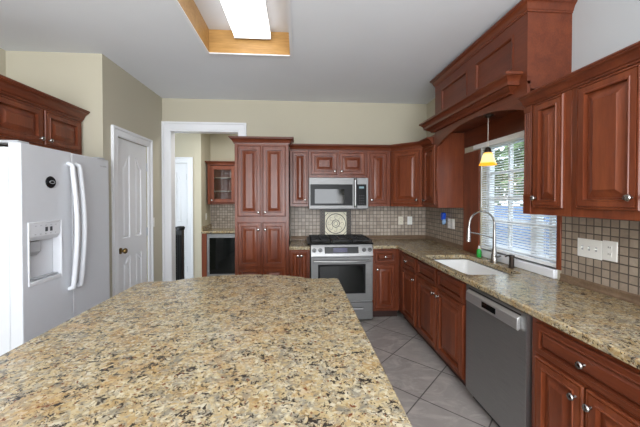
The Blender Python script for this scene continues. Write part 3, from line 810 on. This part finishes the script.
for r_ in range(4):
    b = MB()
    for c_ in range(3): b.box(0.262 + c_ * 0.026, 0.276 + c_ * 0.026, -0.0036, -0.003, mz0 + 0.075 + r_ * 0.032, mz0 + 0.081 + r_ * 0.032)
    b.build('key_row', 'dkgrey', kp)
MB().box(-0.36, 0.36, 0.05, 0.36, mz0 - 0.006, mz0).build('underside_vent', 'blackmetal', t)

# ---------------------------------------------------------------- dishwasher
t = thing('dishwasher', 'stainless steel dishwasher under the right counter', 'dishwasher', (1.228, 2.16, 0), RR)
MB().box(0.004, 0.604, 0.06, 0.60, 0.02, 0.868).build('tub', 'blackmetal', t)
MB().box(0.01, 0.60, 0.075, 0.10, 0.0, 0.09).build('toe_kick', 'blackmetal', t)
d = MB().box(0.006, 0.602, 0.0, 0.058, 0.095, 0.862).build('door', 'steel_dw', t, 0.006)
b = MB().prism([(-0.001, 0.838), (-0.022, 0.822), (-0.024, 0.762), (-0.016, 0.755), (-0.001, 0.768)], 'x', 0.045, 0.56); b.build('handle', 'steel_dwl', d, 0.002)
MB().box(0.235, 0.375, -0.0255, -0.0225, 0.775, 0.812).build('display', 'blackglass', d, 0.001)
MB().box(0.599, 0.606, -0.003, 0.057, 0.1, 0.868).build('side_trim', 'steel_lt', d)
b = MB().box(0.045, 0.56, -0.0015, 0.0, 0.84, 0.848); b.build('vent_slot', 'blackmetal', d)

# ---------------------------------------------------------------- sink, faucet and things round it
t = thing('sink', 'white undermount sink set in the granite under the window', 'sink', ((SX0 + SX1) / 2, (SY0 + SY1) / 2, BT))
b = MB(); zz = [(-0.0, 0.0), (0.0, -0.02), (0.012, -0.15), (0.04, -0.19), (0.10, -0.196)]
lo = []
hx, hy = (SX1 - SX0) / 2 + 0.006, (SY1 - SY0) / 2 + 0.006
for ins, z in [(-0.02, 0.0)] + zz:
    lo.append([b.bm.verts.new((x, y, z - 0.009)) for x, y in rrect(-hx + ins, hx - ins, -hy + ins, hy - ins, max(0.02, 0.04 - ins * 0.3))])
for A, B in zip(lo, lo[1:]):
    for i in range(len(A)): b.bm.faces.new((A[i], A[(i + 1) % len(A)], B[(i + 1) % len(A)], B[i]))
b.bm.faces.new(lo[-1]); o = b.build('bowl', 'porcelain', t)
md_ = o.modifiers.new('solid', 'SOLIDIFY'); md_.thickness = 0.008; md_.offset = 1
MB().lathe([(0.045, -0.197), (0.045, -0.193), (0.02, -0.194)], (0.02, 0, 0)).build('drain', 'nickel', t)
t = thing('faucet', 'tall brushed nickel gooseneck faucet behind the white sink', 'faucet', (1.762, 2.632, CT))
MB().lathe([(0.032, 0.0), (0.032, 0.006), (0.026, 0.012), (0.024, 0.07), (0.019, 0.08), (0.017, 0.12)], (0, 0, 0)).build('base', 'nickel', t)
pts = [(0, 0, 0.1), (0, 0, 0.2), (0, 0, 0.34)]
R_ = 0.118
for i in range(13):
    a = PI * i / 12; pts.append((-R_ + R_ * math.cos(a), 0, 0.345 + R_ * 0.98 * math.sin(a)))
pts.append((-2 * R_ - 0.004, 0, 0.31))
MB().tube(pts, [0.015, 0.014, 0.011] + [0.009] * 13 + [0.009], 12).build('gooseneck', 'nickel', t)
MB().cyl((-2 * R_ - 0.004, 0, 0.315), (-2 * R_ - 0.008, 0, 0.19), 0.014, 0.019).build('spray_head', 'nickel', t)
MB().tube([(0, 0, 0.215), (-0.1, 0, 0.245), (-2 * R_, 0, 0.275)], 0.006, 8).build('docking_arm', 'nickel', t)
MB().tube([(0, -0.015, 0.055), (0, -0.05, 0.06), (-0.01, -0.10, 0.075)], [0.012, 0.009, 0.007], 10).build('lever', 'nickel', t)
t = thing('soap_dispenser', 'small dark metal soap dispenser to the right of the faucet', 'soap dispenser', (1.765, 2.412, CT))
MB().lathe([(0.024, 0), (0.024, 0.006), (0.019, 0.01), (0.019, 0.085), (0.022, 0.088), (0.022, 0.105), (0.01, 0.11)], (0, 0, 0)).build('body', 'dkbronze', t)
MB().tube([(0, 0, 0.1), (-0.03, 0, 0.103), (-0.055, 0, 0.094)], 0.006, 8).build('spout', 'dkbronze', t)
t = thing('soap_bottle', 'little green dish soap bottle left of the faucet', 'soap bottle', (1.775, 2.885, CT))
MB().lathe([(0.020, 0), (0.023, 0.006), (0.023, 0.055), (0.018, 0.072), (0.009, 0.08)], (0, 0, 0)).build('bottle', 'greenliq', t)
MB().lathe([(0.010, 0.08), (0.011, 0.098), (0.006, 0.102), (0.005, 0.112), (0.002, 0.113)], (0, 0, 0), n=14).build('cap', 'white_app2', t)

# ---------------------------------------------------------------- pendant
t = thing('pendant_lamp', 'small amber glass pendant lamp hanging in front of the sink window', 'pendant lamp', (1.675, 2.60, 1.925))
MB().cyl((0, 0, 0.015), (0, 0, 0.298), 0.0028, n=8).build('cord', 'cord', t)
MB().lathe([(0.05, 0.2995), (0.05, 0.292), (0.02, 0.28), (0.005, 0.275)], (0, 0, 0)).build('canopy', 'dkbronze', t)
MB().lathe([(0.006, 0.02), (0.02, 0.012), (0.026, -0.006), (0.030, -0.028), (0.024, -0.03)], (0, 0, 0)).build('socket_cap', 'dkbronze', t)
MB().tube([(0.032 * math.cos(a), 0, -0.03 + 0.04 * math.sin(a)) for a in [PI * i / 10 for i in range(11)]], 0.004, 8).build('harp', 'dkbronze', t)
o = MB().lathe([(0.026, -0.03), (0.036, -0.036), (0.044, -0.06), (0.052, -0.09), (0.064, -0.122), (0.074, -0.139), (0.072, -0.141)], (0, 0, 0), n=32, cap=False).build('lamp_shade', 'amber', t)
m_ = o.modifiers.new('solid', 'SOLIDIFY'); m_.thickness = 0.003
MB().lathe([(0.002, -0.11), (0.018, -0.1), (0.022, -0.08), (0.014, -0.05), (0.012, -0.03)], (0, 0, 0), n=16).build('bulb', NT('warm_bulb').set(color=(1, 0.9, 0.7, 1), emit=(1, 0.78, 0.45, 1), estr=8), t)

# ---------------------------------------------------------------- window over the sink and its blind
w = bpy.data.objects.new('window_1', None); COL.objects.link(w); w.location = (XW, 0, 0); struct(w, 'white window over the sink')
b = MB(); fx0, fx1 = 0.055, 0.11
fw = 0.045
b.box(fx0, fx1, WY0, WY0 + fw, WZ0, WZ1); b.box(fx0, fx1, WY1 - fw, WY1, WZ0, WZ1); b.box(fx0, fx1, WY0, WY1, WZ1 - fw, WZ1); b.box(fx0, fx1, WY0, WY1, WZ0, WZ0 + 0.055)
b.box(fx0 - 0.01, fx1, 2.305, 2.365, WZ0, WZ1)
b.build('window_frame', 'trim', w, 0.003)
b = MB()
for y in (2.655, 2.19): b.box(fx0 + 0.01, fx1 - 0.01, y - 0.011, y + 0.011, WZ0 + 0.05, WZ1 - 0.04)
for z, hh in ((1.74, 0.012), (1.49, 0.014), (1.27, 0.022)): b.box(fx0 + 0.01, fx1 - 0.01, WY0 + 0.03, WY1 - 0.03, z - hh, z + hh)
b.build('muntins', 'trim', w)
MB().box(0.08, 0.085, WY0 + 0.03, WY1 - 0.03, WZ0 + 0.04, WZ1 - 0.03).build('window_pane', 'glass', w)
b = MB(); b.box(-0.03, 0.055, WY0 + 0.001, WY1 + 0.012, CT + 0.001, WZ0); b.build('window_sill', 'trim', w, 0.005)
t = thing('window_blind', 'white horizontal mini blind covering the sink window', 'blind', (XW + 0.012, 0, 0))
MB().box(-0.035, 0.03, WY0 + 0.004, WY1 + 0.11, 1.995, 2.04).build('headrail', 'slat', t, 0.003)
b = MB(); z = 1.985; k = 0
tl = math.radians(27)
while z > 1.03:
    c, s = math.cos(tl) * 0.0125, math.sin(tl) * 0.0125
    y0, y1 = WY0 + 0.012, WY1 - 0.006
    v = [(-c, -s), (-c * 0.35, -s * 0.35 + 0.0016), (c * 0.35, s * 0.35 + 0.0016), (c, s)]
    up = [b.bm.verts.new((a, yy, z + q)) for yy in (y0, y1) for a, q in v]
    dn = [b.bm.verts.new((a, yy, z + q - 0.0008)) for yy in (y0, y1) for a, q in v]
    for i in range(3):
        b.bm.faces.new((up[i], up[i + 1], up[i + 5], up[i + 4])); b.bm.faces.new((dn[i], dn[i + 4], dn[i + 5], dn[i + 1]))
    b.bm.faces.new((up[0], up[4], dn[4], dn[0])); b.bm.faces.new((up[3], dn[3], dn[7], up[7]))
    z -= 0.0225
b.build('slats', 'slat', t)
MB().box(-0.013, 0.013, WY0 + 0.012, WY1 - 0.006, 0.99, 1.018).build('bottom_rail', 'slat', t, 0.003)
for y in (2.16, 2.52, 2.88): MB().box(-0.014, -0.0128, y - 0.002, y + 0.002, 1.03, 1.995).build('ladder_cord', 'slat', t)
MB().cyl((-0.034, 2.93, 1.4), (-0.034, 2.93, 1.995), 0.004, n=8).build('tilt_wand', 'slat', t)

# rear window behind the camera
w = bpy.data.objects.new('window_2', None); COL.objects.link(w); w.location = (0, YB, 0); struct(w, 'wide window behind the camera')
b = MB()
for x in (RX0, -0.93, 0.27, RX1 - 0.06): b.box(x, x + 0.06, -0.1, -0.04, RZ0, RZ1)
for z in (RZ0, RZ1 - 0.06): b.box(RX0, RX1, -0.1, -0.04, z, z + 0.06)
b.build('window_frame', 'trim', w)

# ---------------------------------------------------------------- refrigerator
FX, FY0, FY1, FH = -1.74, 2.06, 2.962, 1.80
t = thing('refrigerator', 'white side-by-side refrigerator with ice dispenser at the left', 'refrigerator', (FX, FY0, 0), RLF)
W_ = FY1 - FY0
MB().box(0.004, W_ - 0.004, 0.082, 0.80, 0.03, 1.815).build('cabinet_body', 'white_app', t, 0.008)
MB().box(0.02, W_ - 0.02, 0.06, 0.10, 0.0, 0.08).build('base_grille', 'grey_plastic', t)
gap = 2.487 - FY0
def fridge_door(name, a, c, hole=None):
    b = MB()
    if hole:
        h0, h1, g0, g1 = hole
        b.box(a, h0, 0, 0.075, 0.10, 1.84); b.box(h1, c, 0, 0.075, 0.10, 1.84); b.box(h0, h1, 0, 0.075, 0.10, g0); b.box(h0, h1, 0, 0.075, g1, 1.84)
        bmesh.ops.remove_doubles(b.bm, verts=b.bm.verts[:], dist=0.0001)
        # drop the faces shared by two blocks
        seen = {}
        for f in b.bm.faces[:]:
            k = tuple(sorted((round(v.co.x, 4), round(v.co.y, 4), round(v.co.z, 4)) for v in f.verts)); seen.setdefault(k, []).append(f)
        return b.build(name, 'white_app', t, 0.0, smooth=False)
    b.box(a, c, 0, 0.075, 0.10, 1.84)
    return b.build(name, 'white_app', t, 0.010, 3)
fz = fridge_door('freezer_door', 0.002, gap - 0.003, (0.05, 0.315, 0.925, 1.32))
MB().cyl((0.004, 0.006, 0.105), (0.004, 0.006, 1.838), 0.006, n=10).build('edge_bead', 'white_app', fz)
fd = fridge_door('fresh_food_door', gap + 0.003, W_ - 0.002)
for pr, x in ((fz, gap - 0.032), (fd, gap + 0.048)):
    pth = [(x, 0.0, 1.755), (x, -0.03, 1.74)]
    for i in range(13):
        u = i / 12; pth.append((x, -0.032 - 0.03 * math.sin(PI * u), 1.72 - 0.89 * u))
    pth += [(x, -0.03, 0.812), (x, 0.0, 0.80)]
    MB().tube(pth, 0.017, 12).build('handle', 'white_app2', pr)
dp = MB().box(0.051, 0.314, 0.055, 0.0745, 0.926, 1.319); dp = dp.build('dispenser_recess', 'white_app2', fz)
b = MB(); q = 0.012
b.box(0.04, 0.052, -0.006, 0.055, 0.913, 1.332); b.box(0.313, 0.325, -0.006, 0.055, 0.913, 1.332); b.box(0.052, 0.313, -0.006, 0.055, 1.319, 1.332); b.box(0.052, 0.313, -0.006, 0.055, 0.913, 0.94)
b.build('dispenser_bezel', 'white_app2', fz, 0.004)
cpn = MB().prism([(-0.004, 1.319), (0.054, 1.319), (0.054, 1.205), (0.02, 1.205), (-0.002, 1.235)], 'x', 0.052, 0.313).build('dispenser_control', 'white_app2', fz, 0.003)
b = MB()
for k in range(2): b.box(0.175 + k * 0.04, 0.195 + k * 0.04, -0.005, -0.002, 1.262, 1.292)
b.build('dispenser_buttons', 'dkgrey', cpn)
b = MB()
for k in range(5): b.box(0.09 + k * 0.042, 0.104 + k * 0.042, -0.005, -0.003, 1.302, 1.306); b.box(0.09 + k * 0.042, 0.10 + k * 0.042, -0.005, -0.002, 1.245, 1.25)
b.build('dispenser_print', 'grey_plastic', cpn)
MB().prism([(0.03, 1.20), (0.05, 1.20), (0.05, 1.10), (0.02, 1.13)], 'x', 0.08, 0.17).build('ice_chute', 'grey_plastic', fz, 0.003)
MB().box(0.06, 0.305, 0.01, 0.05, 0.945, 0.952).build('drip_tray', 'grey_plastic', fz, 0.002)
MB().box(0.012, 0.10, 0.03, 0.20, 1.84, 1.858).build('hinge_cover', 'grey_plastic', t, 0.004)
MB().box(W_ - 0.10, W_ - 0.012, 0.03, 0.20, 1.84, 1.858).build('hinge_cover', 'grey_plastic', t, 0.004)
# maker's lettering, top right of the right-hand door
cu = bpy.data.curves.new('lettering', 'FONT'); cu.body = 'SAMSUNG'; cu.size = 0.02; cu.extrude = 0.0006; cu.align_x = 'CENTER'
to = bpy.data.objects.new('lettering_tmp', cu); COL.objects.link(to)
bpy.context.view_layer.update()
me = bpy.data.meshes.new_from_object(to.evaluated_get(bpy.context.evaluated_depsgraph_get()))
bpy.data.objects.remove(to)
lo_ = bpy.data.objects.new('lettering', me); COL.objects.link(lo_); me.materials.clear(); me.materials.append(M['grey_plastic'])
lo_.parent = fd; lo_.location = (W_ - 0.085, -0.0012, 1.768); lo_.rotation_euler = (PI / 2, 0, 0)
t = thing('fridge_magnet', 'round black magnet on the left refrigerator door', 'magnet', (FX, 2.284, 1.603), RLF)
MB().lathe([(0.04, 0.0005), (0.042, 0.006), (0.036, 0.013), (0.02, 0.015)], (0, 0, 0), '-y').build('disc', 'blackgloss', t)
MB().tube([(0.022 * math.cos(a), -0.0155, 0.01 * math.sin(a)) for a in [2 * PI * i / 16 for i in range(16)]], 0.002, 6, True).build('mark', 'grey_plastic', t)

# ---------------------------------------------------------------- plates on the walls
def plate(name, label, cat, loc, rz, n=1, style='outlet', mat='plate', h=0.118, group=None, wid=0.072):
    w = wid + 0.046 * (n - 1)
    t = thing(name, label, cat, loc, rz, group)
    MB().box(-w / 2, w / 2, -0.006, -0.0005, -h / 2, h / 2).build('cover_plate', mat, t, 0.003)
    for k in range(n):
        x = (k - (n - 1) / 2) * 0.046
        if style == 'outlet':
            for z in (-0.02, 0.02):
                s = MB().box(x - 0.014, x + 0.014, -0.0085, -0.006, z - 0.013, z + 0.013).build('socket', mat, t, 0.003)
                MB().box(x - 0.007, x - 0.004, -0.0092, -0.0085, z - 0.004, z + 0.006).box(x + 0.004, x + 0.007, -0.0092, -0.0085, z - 0.004, z + 0.006).build('slots', 'dkgrey', s)
        elif style == 'toggle':
            s = MB().box(x - 0.006, x + 0.006, -0.007, -0.006, -0.013, 0.013).build('toggle_slot', 'grey_plastic', t)
            MB().box(x - 0.004, x + 0.004, -0.02, -0.006, -0.001, 0.008).build('toggle', mat, t, 0.002)
        else:
            MB().box(x - 0.016, x + 0.016, -0.009, -0.006, -0.033, 0.033).build('rocker', mat, t, 0.002)
    return t
BK = YW - 0.008; RK = XW - 0.008
plate('outlet_plate', 'ivory outlet plate on the rear backsplash, left of a pair', 'outlet', (1.467, BK, 1.175), 0, 1, 'outlet', 'ivory')
plate('switch_plate', 'white rocker plate on the rear backsplash, right of a pair', 'switch', (1.60, BK, 1.175), 0, 1, 'rocker')
plate('outlet_plate', 'white outlet plate beside the blue gadget under the corner upper cabinet', 'outlet', (RK, 3.60, 1.187), RR, 1, 'outlet')
plate('switch_plate', 'white rocker plate nearest the cherry board left of the window', 'switch', (RK, 3.51, 1.187), RR, 1, 'rocker')
plate('switch_plate', 'wide white plate of three toggle switches under the right upper cabinets', 'switch', (RK, 1.802, 1.172), RR, 3, 'toggle')
plate('outlet_plate', 'white outlet plate adjoining the triple switch plate on the right backsplash', 'outlet', (RK, 1.675, 1.178), RR, 1, 'outlet', wid=0.086)
plate('switch_plate', 'white switch plate beside the pantry door frame', 'switch', (XL, 4.01, 1.19), RLF, 1, 'toggle')
plate('switch_plate', 'white switch plate on the hall nook wall near the tiles', 'switch', (-1.694, 5.78, 1.16), RLF, 1, 'toggle')
t = thing('air_freshener', 'small blue and white plug-in on the tiles near the corner', 'air freshener', (RK, 3.715, 1.235), RR)
MB().prism([(-0.03, 0.02), (-0.034, 0.06), (-0.02, 0.078), (0.02, 0.078), (0.034, 0.06), (0.026, 0.0), (-0.018, -0.02)], 'y', -0.045, -0.001).build('body', 'bluep', t, 0.008)
MB().prism([(-0.018, -0.02), (0.026, 0.0), (0.03, -0.05), (0.005, -0.072), (-0.012, -0.06)], 'y', -0.035, -0.001).build('base', simple('pale_blue_plastic', (150, 190, 236), 0.3), t, 0.006)

# ---------------------------------------------------------------- in the hall
t = thing('wine_cooler', 'black glass drinks cooler with steel frame in the back hall', 'drinks cooler', (-1.60, 5.50, 0))
MB().box(0, 0.60, 0.03, 0.56, 0.02, 0.872).build('body', 'blackmetal', t)
MB().box(0.0, 0.6, 0.04, 0.06, 0, 0.10).build('toe_grille', 'blackmetal', t)
d = MB().box(0, 0.60, 0.0, 0.028, 0.105, 0.868).build('door', 'steel', t, 0.004)
MB().box(0.045, 0.555, -0.003, 0.0, 0.16, 0.80).build('door_glass', 'blackglass', d)
MB().cyl((0.03, -0.03, 0.20), (0.03, -0.03, 0.77), 0.008).cyl((0.03, 0, 0.22), (0.03, -0.03, 0.22), 0.006).cyl((0.03, 0, 0.75), (0.03, -0.03, 0.75), 0.006).build('handle', 'steel_lt', d)
tag(MB().box(-1.690, -1.604, 5.50, 6.06, 0, 0.879).build('end_panel', 'cherry', bevel=0.002), 'cherry panel at the left side of the drinks cooler', 'panel')
t = thing('glass_cabinet', 'cherry glass-door cabinet hanging above the hall counter', 'cabinet', (-1.655, 5.75, -0.03))
w_ = 0.60; b = MB()
b.box(0, 0.018, 0, 0.318, 1.415, 2.15); b.box(w_ - 0.018, w_, 0, 0.318, 1.415, 2.15); b.box(0.018, w_ - 0.018, 0, 0.318, 1.415, 1.433); b.box(0.018, w_ - 0.018, 0, 0.318, 2.132, 2.15); b.box(0.018, w_ - 0.018, 0.305, 0.318, 1.433, 2.132)
b.build('carcass', 'cherry', t)
for z in (1.65, 1.90): MB().box(0.019, w_ - 0.019, 0.02, 0.304, z, z + 0.018).build('shelf', 'liner', t)
b = MB(); dx0, dx1, dz0, dz1, fw = 0.05, 0.50, 1.445, 2.12, 0.07
b.box(0, dx0, -0.004, 0, 1.415, 2.15); b.box(dx1, w_, -0.004, 0, 1.415, 2.15)
b.build('face_frame', 'cherry', t)
b = MB()
b.box(dx0, dx0 + fw, -0.022, -0.004, dz0, dz1); b.box(dx1 - fw, dx1, -0.022, -0.004, dz0, dz1); b.box(dx0 + fw, dx1 - fw, -0.022, -0.004, dz0, dz0 + fw); b.box(dx0 + fw, dx1 - fw, -0.022, -0.004, dz1 - fw, dz1)
d = b.build('door', 'cherry', t, 0.004)
MB().box(dx0 + fw, dx1 - fw, -0.014, -0.010, dz0 + fw, dz1 - fw).build('door_pane', 'glass', d)
knob(d, dx0 + 0.03, dz0 + 0.05, -0.022)
MB().sweep(crown_prof(2.145, 0.06, 0.05, 0.0), [(0, 0.3), (0, 0), (w_, 0)]).build('crown', 'cherry_h', t)
t = thing('stair_railing', 'black stair railing post with curled rail end in the hall', 'railing', (-1.855, 4.95, 0.0))
b = MB().box(-0.05, 0.05, -0.05, 0.05, 0, 1.0)
b.build('newel_post', 'blackmetal', t, 0.006)
b = MB()
for x in (-0.03, 0.0, 0.03): b.box(x - 0.009, x + 0.009, -0.056, -0.05, 0.08, 0.93)
b.build('flutes', 'blackgloss', t)
MB().lathe([(0.06, 1.0), (0.066, 1.02), (0.066, 1.04), (0.05, 1.055), (0.012, 1.059)], (0.01, 0, 0), n=24).build('rail_volute', 'blackmetal', t)
MB().tube([(0.0, 0, 1.025), (-0.08, 0.02, 1.02), (-0.2, 0.06, 1.015), (-0.9, 0.30, 1.015)], 0.026, 10).build('handrail', 'blackmetal', t)
for k in range(6):
    u = 0.15 + k * 0.15
    MB().box(-0.9 * u - 0.05 - 0.008, -0.9 * u - 0.05 + 0.008, 0.3 * u - 0.008, 0.3 * u + 0.008, 0, 1.0).build('baluster', 'blackmetal', t)

# ---------------------------------------------------------------- outside the sink window
struct(MB().box(2.0, 30, -12, 26, -0.6, -0.5).build('ground_lawn', 'grass', smooth=False))
b = MB()
for k in range(9): b.box(6.0, 6.02 + 0.006 * (k % 2), -4, 17, -0.5 + k * 0.2, -0.305 + k * 0.2)
b.box(6.02, 6.1, -4, 17, -0.5, 1.3)
tag(b.build('garden_wall', 'bluefence', smooth=False), 'blue-grey boarded wall outside beyond the window blind', 'wall')
rnd = random.Random(8)
for i, (y, h) in enumerate(((4.6, 4.4), (9.2, 5.2), (13.8, 4.6))):
    t = thing('garden_tree', ['green tree outside, first behind the blind from the right', 'green tree outside, middle of the row behind the blind', 'green tree outside, farthest left behind the blind'][i], 'tree', (8.2, y, -0.5))
    MB().tube([(0, 0, 0), (0.05, 0, h * 0.35), (0, 0.05, h * 0.7)], [0.12, 0.09, 0.05], 8).build('trunk', 'bark', t)
    b = MB()
    for k in range(1700):
        a, e_ = rnd.uniform(0, 2 * PI), rnd.uniform(-1, 1); r = rnd.uniform(0.5, 1.0)
        c = Vector((1.1 * r * math.cos(a) * math.sqrt(1 - e_ * e_), 2.1 * r * math.sin(a) * math.sqrt(1 - e_ * e_), h * 0.62 + h * 0.38 * r * e_))
        q = Matrix.Rotation(rnd.uniform(0, 6), 3, (rnd.uniform(-1, 1), rnd.uniform(-1, 1), 1))
        s = rnd.uniform(0.14, 0.28)
        b.poly([c + q @ Vector(p) * s for p in ((-1, 0, 0), (0, -0.6, 0.1), (1, 0, 0), (0, 0.6, 0.1))])
    b.build('crown', 'leaf', t, smooth=False)
